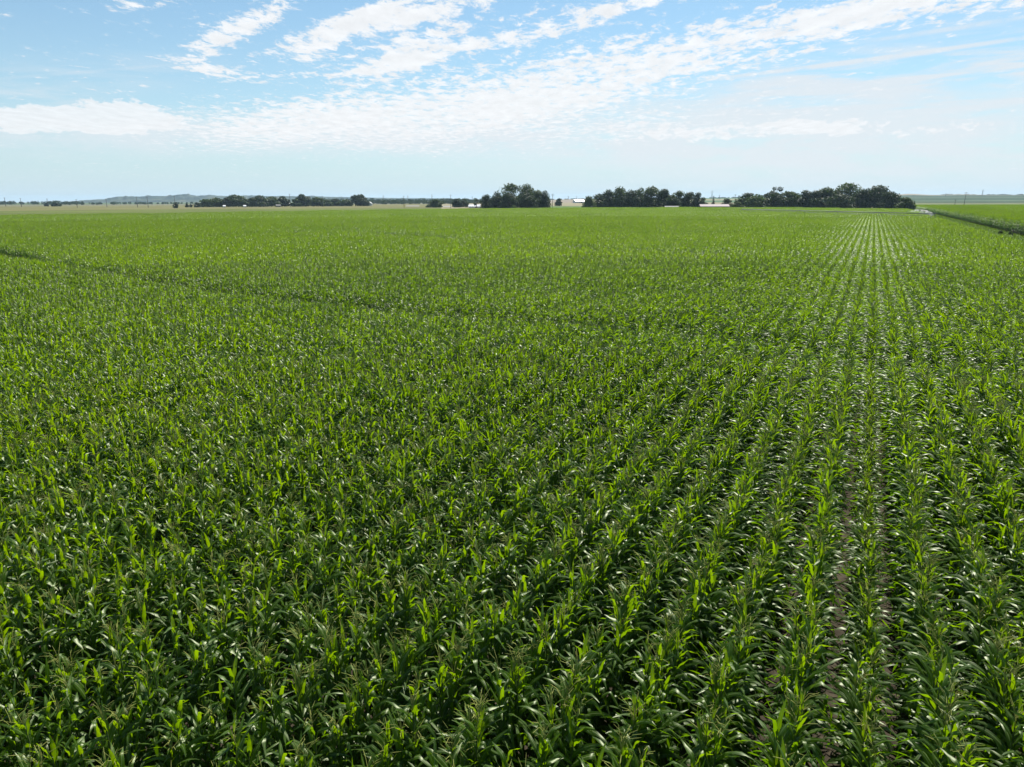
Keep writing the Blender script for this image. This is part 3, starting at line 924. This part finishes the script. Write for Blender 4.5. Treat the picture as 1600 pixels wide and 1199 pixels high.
G1, G2, G3, GL = 'trees of the tall middle grove', 'trees of the long dark grove', 'trees of the grove on the right', 'farmstead trees on the left'
T = [
    # middle grove
    ('broadleaf_tree', 'low dark round tree at the left end of the tall middle grove', 751, 769, 303.5, 585, 'full', F_DARK, G1),
    ('broadleaf_tree', 'dark tree with notched top, second from left in the middle grove', 764, 786, 299, 590, 'full', F_DARK, G1),
    ('cottonwood_tree', 'huge domed green tree, highest of the middle grove', 781, 816, 286, 592, 'full', F_MID, G1),
    ('cottonwood_tree', 'large round green tree joined to the right of the highest one in the middle grove', 809, 838, 287.5, 596, 'full', F_MID, G1),
    ('broadleaf_tree', 'dark pointed lower tree in front of the big domed trees of the middle grove', 812, 838, 301, 575, 'full', F_DARK, G1),
    ('broadleaf_tree', 'dark lower tree under the highest crown of the middle grove', 784, 806, 302, 575, 'full', F_DARK, G1),
    ('broadleaf_tree', 'mid green tree on the right shoulder of the middle grove', 829, 850, 297.5, 590, 'full', F_MID, G1),
    ('broadleaf_tree', 'thin ragged tree leaning out at the right end of the middle grove', 842, 858, 297, 588, 'full', F_DARK, G1),
    ('small_tree', 'small dark tree tucked against the right foot of the middle grove', 849, 860, 310, 585, 'bush', F_DARK, G1),
    ('shrub', 'pale olive shrub at the foot of the middle grove', 798, 809, 320.5, 560, 'bush', F_LIGHT, G1),
    ('small_tree', 'small round lone tree between the pole and the long dark grove', 867, 878.5, 311, 900, 'bush', F_DARK, None),
    # long dark grove
    ('broadleaf_tree', 'round low tree at the left end of the long dark grove', 912, 930, 306, 575, 'full', F_MID, G2),
    ('broadleaf_tree', 'dark tree second from the left in the long dark grove', 926, 947, 302.5, 585, 'full', F_DARK, G2),
    ('broadleaf_tree', 'dark stepped tree left of the highest crown in the long grove', 941, 963, 296, 590, 'full', F_DARK, G2),
    ('broadleaf_tree', 'highest crown of the long dark grove, green topped', 955, 983, 291, 595, 'full', F_MID, G2),
    ('broadleaf_tree', 'flat topped tree in the dip of the long dark grove', 975, 1001, 296, 588, 'full', F_DARK, G2),
    ('broadleaf_tree', 'narrow high crown right of the dip in the long dark grove', 991, 1010, 292.5, 594, 'full', F_MID, G2),
    ('broadleaf_tree', 'broad green crown with twin tops at the middle of the long dark grove', 1005, 1031, 292, 590, 'full', F_MID, G2),
    ('broadleaf_tree', 'dark tree with a knob top before the gap in the long dark grove', 1026, 1048, 295, 586, 'full', F_DARK, G2),
    ('broadleaf_tree', 'low filler tree under the gap in the long dark grove', 1038, 1062, 304, 578, 'full', F_DARK, G2),
    ('broadleaf_tree', 'green tree just right of the gap in the long dark grove', 1052, 1071, 298, 588, 'full', F_MID, G2),
    ('broadleaf_tree', 'dark rounded tree, third from the right in the long dark grove', 1066, 1087, 300.5, 584, 'full', F_DARK, G2),
    ('broadleaf_tree', 'squarish tree near the right end of the long dark grove', 1083, 1098, 300, 586, 'full', F_DARK, G2),
    ('small_tree', 'low round tree at the right end of the long dark grove', 1091, 1106, 308.5, 580, 'bush', F_DARK, G2),
    ('conifer_tree', 'dark pointed conifer behind the grey roofed barn', 1109.5, 1120, 305.5, 600, 'cone', F_CONIF, None),
    ('small_tree', 'dark round tree just right of the grey roofed barn', 1128, 1145, 310, 590, 'bush', F_DARK, None),
    # right grove
    ('shrub', 'low light shrub at the left foot of the right grove', 1144, 1162, 316, 575, 'bush', F_MID, G3),
    ('broadleaf_tree', 'round dark tree at the left end of the right grove', 1154, 1182, 301.5, 585, 'full', F_DARK, G3),
    ('broadleaf_tree', 'light green slanting tree in the left half of the right grove', 1170, 1200, 303.5, 575, 'full', F_LIGHT, G3),
    ('broadleaf_tree', 'dark mass of tree below the tall thin one in the right grove', 1190, 1226, 301, 580, 'full', F_DARK, G3),
    ('poplar_tree', 'tall thin gappy tree standing up above the right grove', 1202, 1225, 286, 592, 'loose', F_DARK, G3),
    ('broadleaf_tree', 'even topped tree right of the tall thin one in the right grove', 1219, 1247, 299, 585, 'full', F_MID, G3),
    ('broadleaf_tree', 'dark lumpy tree at the centre left of the right grove', 1243, 1271, 297, 588, 'full', F_DARK, G3),
    ('broadleaf_tree', 'dark tree in the centre dip of the right grove', 1264, 1288, 298, 585, 'full', F_DARK, G3),
    ('broadleaf_tree', 'green crown rising right of the centre dip in the right grove', 1279, 1302, 293, 590, 'full', F_MID, G3),
    ('broadleaf_tree', 'mid green crown left of the highest dome in the right grove', 1296, 1319, 294, 592, 'full', F_MID, G3),
    ('cottonwood_tree', 'highest broad dome of the right grove, sunlit top', 1308, 1344, 286, 596, 'full', F_LIGHT, G3),
    ('broadleaf_tree', 'dark lower tree in front of the highest dome in the right grove', 1300, 1330, 303, 575, 'full', F_DARK, G3),
    ('broadleaf_tree', 'dark tree in the notch between the two domes of the right grove', 1335, 1362, 296, 582, 'full', F_DARK, G3),
    ('cottonwood_tree', 'second high dark dome near the right end of the right grove', 1350, 1386, 290, 590, 'full', F_DARK, G3),
    ('broadleaf_tree', 'sloping dark tree at the right end of the right grove', 1377, 1404, 300, 580, 'full', F_DARK, G3),
    ('broadleaf_tree', 'round lone tree behind the spraying water', 1404.5, 1428.5, 309, 500, 'bush', F_MID, None),
    # left farmstead
    ('shrub', 'small dark shrub at the far left of the farmstead trees', 288.5, 293.5, 318.5, 990, 'bush', F_DARK, GL),
    ('shrub', 'tiny shrub between two others left of the farmstead', 295, 299.5, 319, 990, 'bush', F_DARK, GL),
    ('shrub', 'wide low shrub just left of the olive farmstead tree', 303, 312, 317, 990, 'bush', F_DARK, GL),
    ('broadleaf_tree', 'olive green broad tree at the left end of the farmstead', 314, 331, 311.5, 1020, 'full', F_LIGHT, GL),
    ('broadleaf_tree', 'olive green taller tree beside the broad left one', 327, 347, 309, 1025, 'full', F_MID, GL),
    ('broadleaf_tree', 'dark left half of the paired farmstead trees', 349, 361, 308.5, 1020, 'full', F_DARK, GL),
    ('broadleaf_tree', 'taller green right half of the paired farmstead trees', 357, 380, 304.5, 1025, 'full', F_MID, GL),
    ('broadleaf_tree', 'low tree between the pair and the dark round farmstead tree', 378, 396, 312, 1020, 'bush', F_MID, GL),
    ('broadleaf_tree', 'dark round farmstead tree with domed top', 392, 416, 305.5, 1020, 'full', F_DARK, GL),
    ('broadleaf_tree', 'mid green tree right of the dark round farmstead tree', 413, 435, 307.5, 1025, 'full', F_MID, GL),
    ('broadleaf_tree', 'upright dark tree beside the white shed of the farmstead', 434, 449, 307, 1030, 'full', F_DARK, GL),
    ('broadleaf_tree', 'low tree right of the farmstead white shed', 454, 471, 312, 1025, 'bush', F_MID, GL),
    ('broadleaf_tree', 'tall narrow farmstead tree with a rounded head', 465, 482, 303.7, 1030, 'full', F_DARK, GL),
    ('broadleaf_tree', 'pale mid sized tree right of the tall narrow one', 486, 504, 308.3, 1040, 'full', F_MID, GL),
    ('broadleaf_tree', 'low tree left of the small white house', 502, 519, 312.5, 1050, 'bush', F_MID, GL),
    ('broadleaf_tree', 'low dark tree above the small white house', 516, 532, 311, 1070, 'bush', F_DARK, GL),
    ('broadleaf_tree', 'low wide tree right of the small white house', 528, 550, 312.2, 1060, 'bush', F_MID, GL),
    ('broadleaf_tree', 'gappy forked tree top left of the farmstead right end', 548, 562, 302.5, 1040, 'loose', F_DARK, GL),
    ('broadleaf_tree', 'fuller tree right of the gappy forked one', 556, 572, 304.5, 1040, 'full', F_DARK, GL),
    ('small_tree', 'dark low tree beside the white gabled house at the right of the farmstead', 566, 577, 313, 1030, 'bush', F_DARK, GL),
    # singles between
    ('shrub', 'low grey green shrub left of the round lone tree', 665, 674, 319.5, 790, 'bush', F_MID, None),
    ('small_tree', 'round dark green lone tree left of the clipped tree row', 672.5, 690.5, 312, 780, 'bush', F_MID, None),
    ('small_tree', 'squarish dark tree, left part of the short clipped row', 706, 721, 311.5, 780, 'bush', F_DARK, None),
    ('small_tree', 'squarish dark tree, right part of the short clipped row', 718, 732, 310.5, 780, 'bush', F_DARK, None),
    ('small_tree', 'thin brownish tree above the white metal roof', 739, 750, 310.5, 680, 'sparse', F_MID, None),
    ('shrub', 'dark oval bush alone in the tan field at the far left', 81.5, 92, 317, 1400, 'bush', F_DARK, None),
    ('shrub', 'small dark bush left of the oval one in the tan field', 69, 74, 317.5, 1450, 'bush', F_DARK, None),
    ('small_tree', 'small dark tree beside a pole below the hill summit', 269.5, 276.5, 316, 880, 'bush', F_DARK, None),
]
for (nm, lb, a, b, yt, d, kd, mt, gr) in T:
    c_ = 'shrub' if nm == 'shrub' else 'tree'
    tree(nm, lb, a, b, yt, d, kd, mt, c_, gr, dens=3900 if (b - a) > 14 else 1700)

# far tree line, one mass
rr = random.Random(77)
mb = MB()


def far_trees(x0, x1, ylo, yhi, d0, d1, n, wpx=(3, 8)):
    for i in range(n):
        p = rr.uniform(x0, x1); d = rr.uniform(d0, d1); w = rr.uniform(*wpx) * d / F_PX; yt = rr.uniform(ylo, yhi)
        b = spot(p, d); gz = float(ground_z(b.x, b.y)); h = max(3, height_at(p, yt, d) - gz)
        tn = rr.uniform(0, .8)
        for _ in range(60):
            v = Vector((rr.gauss(0, 1), rr.gauss(0, 1), rr.gauss(0, 1))).normalized(); q = rr.uniform(.6, 1.05)
            c = Vector((b.x + v.x * w * .5 * q, b.y + v.y * w * .5 * q, gz + h * .48 + v.z * h * .5 * q)); s1 = w * rr.uniform(.07, .16)
            t = Vector((rr.gauss(0, 1), rr.gauss(0, 1), rr.gauss(0, 1))).normalized(); u = t.orthogonal().normalized()
            mb.add([c - t * s1, c - u * s1 * .8, c + t * s1, c + u * s1 * .8], [(0, 1, 2, 3)], 0, min(1, tn + rr.uniform(0, .3)))


far_trees(-80, 130, 313.6, 316.2, 2300, 2900, 90)
far_trees(100, 300, 315.3, 316.8, 2000, 2400, 70, (2, 5))
far_trees(480, 760, 309.5, 313.5, 1900, 2600, 260, (3, 9))
far_trees(560, 740, 311.5, 315.5, 1500, 1900, 160, (3, 8))
far_trees(1470, 1700, 303.6, 305.0, 3900, 4200, 120, (3, 7))
far_trees(1105, 1160, 308.5, 310, 3600, 3900, 20, (3, 7))
far_trees(860, 915, 310.8, 311.6, 3700, 3900, 14, (3, 6))
tag(mb.build('far_trees', F_DARK), 'distant woods and hedges along the horizon', 'trees', kind='stuff')

# ---------------------------------------------------------------- farm buildings
WHITE = noisy('white_paint', (.50, .50, .50), (.62, .62, .61), 1.5, .5)
ROOFW = noisy('white_metal_roof', (.48, .485, .50), (.60, .60, .61), .6, .35, .5, stretch=(6, 1, 1))
ROOFG = noisy('faded_red_roof', (.17, .135, .135), (.25, .20, .20), 1.2, .7, stretch=(8, 1, 1))
WALLG = noisy('grey_wall', (.13, .125, .12), (.20, .195, .185), 1.0, .8)
DARKW = noisy('dark_opening', (.02, .02, .025), (.05, .05, .06), 2, .4)


def shed(name, label, pc, wpx, ytop, d, deep, roof_m, wall_m, rotz=0.0, eave=.62, cat='barn', windows=2):
    b = spot(pc, d); gz = float(ground_z(b.x, b.y)); b.z = gz
    w = wpx * d / F_PX; h = max(2.6, height_at(pc, ytop, d) - gz); e = h * eave
    root = tag(empty(name, b, -math.atan2(b.x, b.y) + rotz), label, cat)
    m = MB()
    hw, hd = w / 2, deep / 2
    m.add([(-hw, -hd, 0), (hw, -hd, 0), (hw, hd, 0), (-hw, hd, 0), (-hw, -hd, e), (hw, -hd, e), (hw, hd, e), (-hw, hd, e), (-hw, 0, h - .12), (hw, 0, h - .12)],
          [(0, 1, 5, 4), (2, 3, 7, 6), (1, 2, 6, 9, 5), (3, 0, 4, 8, 7)])
    m.build('wall', wall_m, root)
    r = MB(); o = .35; th = .12; sl = (h - e) / hd
    for s_ in (-1, 1):
        y1 = s_ * (hd + o); z1 = e - sl * o
        r.add([(-hw - o, 0, h), (hw + o, 0, h), (hw + o, y1, z1), (-hw - o, y1, z1), (-hw - o, 0, h - th), (hw + o, 0, h - th), (hw + o, y1, z1 - th), (-hw - o, y1, z1 - th)],
              [(0, 1, 2, 3), (7, 6, 5, 4), (3, 2, 6, 7), (1, 0, 4, 5), (0, 3, 7, 4), (2, 1, 5, 6)])
    r.build('roof', roof_m, root)
    MB().box((w * .18, -hd - .03, min(e * .42, 1.3)), (min(3.0, w * .25), .06, min(e * .84, 2.6))).build('door', DARKW, root)
    for k in range(windows):
        MB().box((-w * .35 + k * w * .22, -hd - .03, e * .6), (min(1.2, w * .1), .05, min(1.0, e * .35))).build('window', DARKW, root)
    return root


shed('barn', 'long low barn with faded reddish grey roof right of the long dark grove', 1116, 40, 319.3, 570, 14, ROOFG, WALLG, .12)
shed('barn', 'low shed with a white metal roof left of the middle grove', 741.5, 17, 319.8, 740, 10, ROOFW, WHITE, -.1, .45)
shed('barn', 'white roofed barn half hidden left of the long dark grove', 904, 15, 311.8, 1400, 12, ROOFW, WHITE, .5, .5)
shed('house', 'small white shed in the gap between farmstead trees', 453, 5, 317.4, 1150, 7, WHITE, WHITE, .3, .6, 'shed', 1)
shed('house', 'low white house between the low farmstead trees', 520, 6.5, 318.3, 1190, 8, ROOFW, WHITE, .1, .6, 'house', 2)
shed('house', 'white gabled house at the right end of the farmstead', 577.5, 4.5, 315.5, 1120, 7, WHITE, WHITE, 1.3, .6, 'house', 1)
shed('shed', 'small tan outbuilding beside the upright dark farmstead tree', 434, 6, 319.8, 990, 5, WALLG, WALLG, .1, .6, 'shed', 1)
shed('shed', 'tiny white shed below the dark round farmstead tree', 381.5, 3.2, 320.9, 960, 3, WHITE, WHITE, .2, .6, 'shed', 0)
shed('shed', 'tiny white shed below the paired farmstead trees', 349.5, 3, 321.2, 960, 3, WHITE, WHITE, .2, .6, 'shed', 0)
shed('shed', 'grey low shed in the shade under the long dark grove', 1050, 19, 322, 560, 6, WALLG, WALLG, .0, .7, 'shed', 2)
GRAVEL = noisy('pale_gravel', (.22, .21, .20), (.30, .285, .275), .8, .9)
for pa, pb, da, db, lb in ((634, 655, 930, 1060, 'pale gravel yard in the far field left of the lone tree'), (688, 705, 850, 960, 'pale gravel yard between the lone tree and the clipped row')):
    q = [spot(pa, da), spot(pb, da), spot(pb, db), spot(pa, db)]
    sheet('gravel_yard', [(p.x, p.y) for p in q], .25, GRAVEL, lb)

# ---------------------------------------------------------------- poles and pylons
WOOD = noisy('weathered_wood', (.06, .05, .045), (.12, .10, .09), 3, .9)
STEEL = noisy('galvanised_steel', (.16, .165, .17), (.24, .245, .25), 2, .6, metallic=.2)


def pole(label, px, ytop, d, lean=0.0, arms=1):
    b = spot(px, d); gz = float(ground_z(b.x, b.y)); h = height_at(px, ytop, d) - gz
    root = tag(empty('utility_pole', (b.x, b.y, gz), -math.atan2(b.x, b.y)), label, 'utility pole', 'wooden power line poles')
    k = max(1.0, d / 700)
    MB().tube([(0, 0, -.3), (lean * h, 0, h)], [.19 * k, .13 * k], 8).build('mast', WOOD, root, True)
    for a in range(arms):
        z = h - .5 - a * 1.1
        MB().box((lean * z, 0, z), (2.4, .12 * k, .16 * k)).build('crossarm', WOOD, root)
    return root


for lb, px, yt, d, le, ar in (
        ('tall dark leaning pole standing in the right maize field', 1507.5, 300.5, 640, .03, 2),
        ('shorter thin pole left of the leaning one in the right maize field', 1493.3, 312, 660, 0, 1),
        ('pole between the middle grove and the small lone tree', 863.5, 303, 600, 0, 2),
        ('pole left of the short clipped tree row', 704, 304.5, 700, 0, 1),
        ('pole standing before the far woods, left of the gravel yard', 631, 306, 780, 0, 1),
        ('thin pole left of the right grove, behind the barn', 1148.5, 304, 640, 0, 1),
        ('pole at the far left edge of the tan field', 8, 309, 1500, 0, 1),
        ('second pole from the left in the tan field', 32.5, 310, 1300, 0, 1),
        ('pole just left of the dark oval bush', 74, 310.5, 1300, 0, 1),
        ('pole at the foot where the hills begin on the left', 119.5, 311.5, 1100, 0, 1),
        ('pole before the left end of the hills', 166, 310.5, 1100, 0, 1),
        ('pole left of the hill summit', 214, 308.5, 1050, 0, 1),
        ('pole close right of another, left of the hill summit', 230.5, 308, 1000, 0, 1),
        ('pole right above the small dark tree near the hill summit', 273, 306.5, 950, 0, 1),
        ('pole rising between the farmstead shed and the tall narrow tree', 453, 303, 900, 0, 1),
        ('pole above the low trees left of the small white house', 504, 306.5, 950, 0, 1)):
    pole(lb, px, yt, d, le, ar)


def pylon(label, px, ytop, d):
    b = spot(px, d); gz = float(ground_z(b.x, b.y)); h = height_at(px, ytop, d) - gz
    root = tag(empty('pylon', (b.x, b.y, gz), -math.atan2(b.x, b.y) + .3), label, 'pylon', 'far lattice power pylons')
    r = .22 * d / 2500 + .05
    m = MB(); w = h * .1
    L = [[(sx * w, sy * w, 0), (sx * w * .25, sy * w * .25, h * .62), (sx * w * .12, sy * w * .12, h)] for sx in (-1, 1) for sy in (-1, 1)]
    for q in L: m.tube(q, r * .7, 4)
    for k in range(5):
        z0, z1 = h * .125 * k, h * .125 * (k + 1); a0, a1 = w * (1 - .75 * z0 / (h * .62)), w * (1 - .75 * z1 / (h * .62))
        for sy in (-1, 1):
            m.tube([(-a0, sy * a0, z0), (a1, sy * a1, z1)], r * .4, 3); m.tube([(a0, sy * a0, z0), (-a1, sy * a1, z1)], r * .4, 3)
    m.build('lattice_frame', STEEL, root)
    for z, s_ in ((.72, .2), (.85, .16)):
        MB().tube([(-h * s_, 0, h * z), (0, 0, h * (z + .02)), (h * s_, 0, h * z)], r * .6, 4).build('crossarm', STEEL, root)
    return root


for lb, px, yt, d in (('faint pylon above the far woods right of the farmstead', 599, 305, 2600), ('faint pylon right of the pole before the far woods', 637.5, 305.5, 2600), ('faint pylon above the round lone tree', 675, 304, 2400),
                      ('faint pylon above the thin brownish tree', 738, 307, 2600), ('faint pylon over the tan rise between the middle and long groves', 888, 306, 2800), ('small faint pylon just left of the long dark grove', 901, 306.5, 3000),
                      ('tall faint mast like pylon above the conifer', 1112, 298, 2600), ('lower faint pylon right of the conifer', 1124, 304.5, 2800),
                      ('faint pylon beyond the right maize field, left of the leaning pole', 1477, 302, 3000), ('tallest faint pylon on the right horizon', 1534, 296.5, 3000)):
    pylon(lb, px, yt, d)

# ---------------------------------------------------------------- irrigation machine
TYRE = noisy('rubber', (.02, .02, .02), (.035, .035, .035), 5, .9)
A, B = spot(1462, 252), spot(1160, 352)
ax = (B - A).normalized(); L = (B - A).length; nrm = Vector((-ax.y, ax.x, 0))
PH = 2.95
root = tag(empty('irrigation_machine', A, math.atan2(ax.y, ax.x)), 'long wheeled irrigation pipe on frames crossing the maize in the distance', 'irrigation machine')
MB().tube([(-1, 0, PH), (L, 0, PH)], .12, 8).build('pipe', STEEL, root, True)
nt = 5; span = L / nt
for k in range(nt):
    m = MB(); a0 = k * span
    for s_ in (-1, 1):
        m.tube([(a0, 0, PH - .1), (a0 + span * .25, s_ * .5, PH - .55), (a0 + span * .5, s_ * .6, PH - .75), (a0 + span * .75, s_ * .5, PH - .55), (a0 + span, 0, PH - .1)], .035, 4)
    for j in range(1, 8):
        x = a0 + span * j / 8; dz = .75 * math.sin(math.pi * j / 8)
        for s_ in (-1, 1): m.tube([(x, 0, PH), (x, s_ * .55, PH - dz)], .025, 4)
    m.build('truss', STEEL, root)
for k in range(nt + 1):
    x = k * span; m = MB()
    for s_ in (-1, 1): m.tube([(x, 0, PH), (x, s_ * 1.9, .95)], .07, 5)
    m.tube([(x, -1.95, .85), (x, 1.95, .85)], .08, 5); m.tube([(x, -.95, 1.9), (x, .95, 1.9)], .05, 4)
    m.build('tower_frame', STEEL, root)
    for s_ in (-1, 1):
        w = MB(); n = 18; vs = []; fs = []
        for r_, yy in ((.62, -.17), (.62, .17), (.3, .17), (.3, -.17)):
            for q in range(n): vs.append((x + 0 + yy, s_ * 1.9 + r_ * math.cos(2 * math.pi * q / n), .64 + r_ * math.sin(2 * math.pi * q / n)))
        for i in range(4):
            for q in range(n): fs.append((i * n + q, i * n + (q + 1) % n, ((i + 1) % 4) * n + (q + 1) % n, ((i + 1) % 4) * n + q))
        w.add(vs, fs); wh = w.build('wheel', TYRE, root)
        hb = MB().tube([(x - .1, s_ * 1.9, .64), (x + .1, s_ * 1.9, .64)], .3, 12); hb.build('hub', STEEL, wh)
drp = MB()
for j in range(int(L / 3)): drp.tube([(2 + j * 3, .05, PH - .1), (2 + j * 3, .05, PH - .9)], .02, 3)
drp.build('drop_hose', TYRE, root)
# gun and its spray, thrown towards the grass track
g0 = spot(1420, 264, PH + .1)
gun = tag(MB().tube([(0, 0, -.3), (0, 0, .25), (.35, -.1, .55), (.8, -.2, .85)], [.09, .08, .06, .03], 8).build('spray_gun', STEEL, None, True, g0, math.atan2(-.6, 1)), 'big water gun on the irrigation pipe behind the white spray', 'water gun')
sm_ = bpy.data.materials.new('water_mist'); sm_.use_nodes = True
sn, sl = sm_.node_tree.nodes, sm_.node_tree.links; sn.clear()
sv = sn.new('ShaderNodeVolumePrincipled'); so = sn.new('ShaderNodeOutputMaterial'); sl.new(sv.outputs[0], so.inputs['Volume'])
sv.inputs['Color'].default_value = (.97, .98, .99, 1); sv.inputs['Anisotropy'].default_value = .35
stx = sn.new('ShaderNodeTexCoord'); snz = sn.new('ShaderNodeTexNoise'); smr = sn.new('ShaderNodeMapRange')
snz.inputs['Scale'].default_value = 1.6; snz.inputs['Detail'].default_value = 4
sl.new(stx.outputs['Object'], snz.inputs['Vector']); sl.new(snz.outputs['Fac'], smr.inputs[0]); sl.new(smr.outputs[0], sv.inputs['Density'])
for k_, v_ in ((1, .42), (2, .68), (3, .0), (4, 1.1)): smr.inputs[k_].default_value = v_
e0 = spot(1462, 264, 0); tv = (Vector((e0.x, e0.y, 0)) - Vector((g0.x, g0.y, 0))); R_ = tv.length; tv.normalize()
vs, fs, n = [], [], 14
for i in range(15):
    q = i / 14; zc = .3 + 2.6 * q * (1 - q) - q * .9; ra = .08 + 1.0 * q; rz_ = .10 + .72 * math.sin(min(1, q * 1.3) * math.pi / 2) * (1 - .35 * q)
    if i == 14: ra, rz_ = .5, .25
    for k in range(n):
        a = 2 * math.pi * k / n + q; wob = 1 + .15 * math.sin(3 * a + i * 1.3)
        vs.append((q * R_, math.cos(a) * ra * wob, zc + math.sin(a) * rz_ * wob))
for i in range(14):
    for k in range(n): fs.append((i * n + k, i * n + (k + 1) % n, (i + 1) * n + (k + 1) % n, (i + 1) * n + k))
fs.append(tuple(range(n))[::-1]); fs.append(tuple(14 * n + k for k in range(n)))
tag(MB().add(vs, fs).build('water_spray', sm_, None, False, g0, math.atan2(tv.y, tv.x)), 'white fan of water spray drifting to the right over the maize', 'water spray', kind='stuff')

# post and weeds on the track
pb = on_plane(1582, 368.5, 0)
MB_ = MB().tube([(0, 0, -.1), (0, 0, 1.15)], .09, 8)
tag(MB_.build('wooden_post', WOOD, None, True, (pb.x, pb.y, 0)), 'dark wooden post on the grass beside the right maize wall', 'post')
dd = math.hypot(pb.x, pb.y)
tree('weed_bush', 'pale round weed bush against the maize wall, left of the post', 1570, 1575, 361.5, dd + 8, 'bush', F_LIGHT, 'bush', None, 900, .02)
tree('weed_bush', 'pale weed bush against the maize wall, right of the post', 1585.5, 1590, 362.5, dd + 4, 'bush', F_LIGHT, 'bush', None, 900, .02)

# ---------------------------------------------------------------- air
HZ = True
if HZ:
    hm = bpy.data.materials.new('haze'); hm.use_nodes = True; hn = hm.node_tree.nodes; hn.clear()
    pv = hn.new('ShaderNodeVolumePrincipled'); ho = hn.new('ShaderNodeOutputMaterial'); hm.node_tree.links.new(pv.outputs[0], ho.inputs['Volume'])
    pv.inputs['Color'].default_value = (.6, .82, 1.0, 1); pv.inputs['Density'].default_value = 5.5e-5; pv.inputs['Anisotropy'].default_value = .2
    o = MB().box((0, 0, 46.5), (25000, 25000, 97)).build('haze', hm)
    tag(o, 'thin pale blue air over the whole plain', 'haze', kind='stuff')
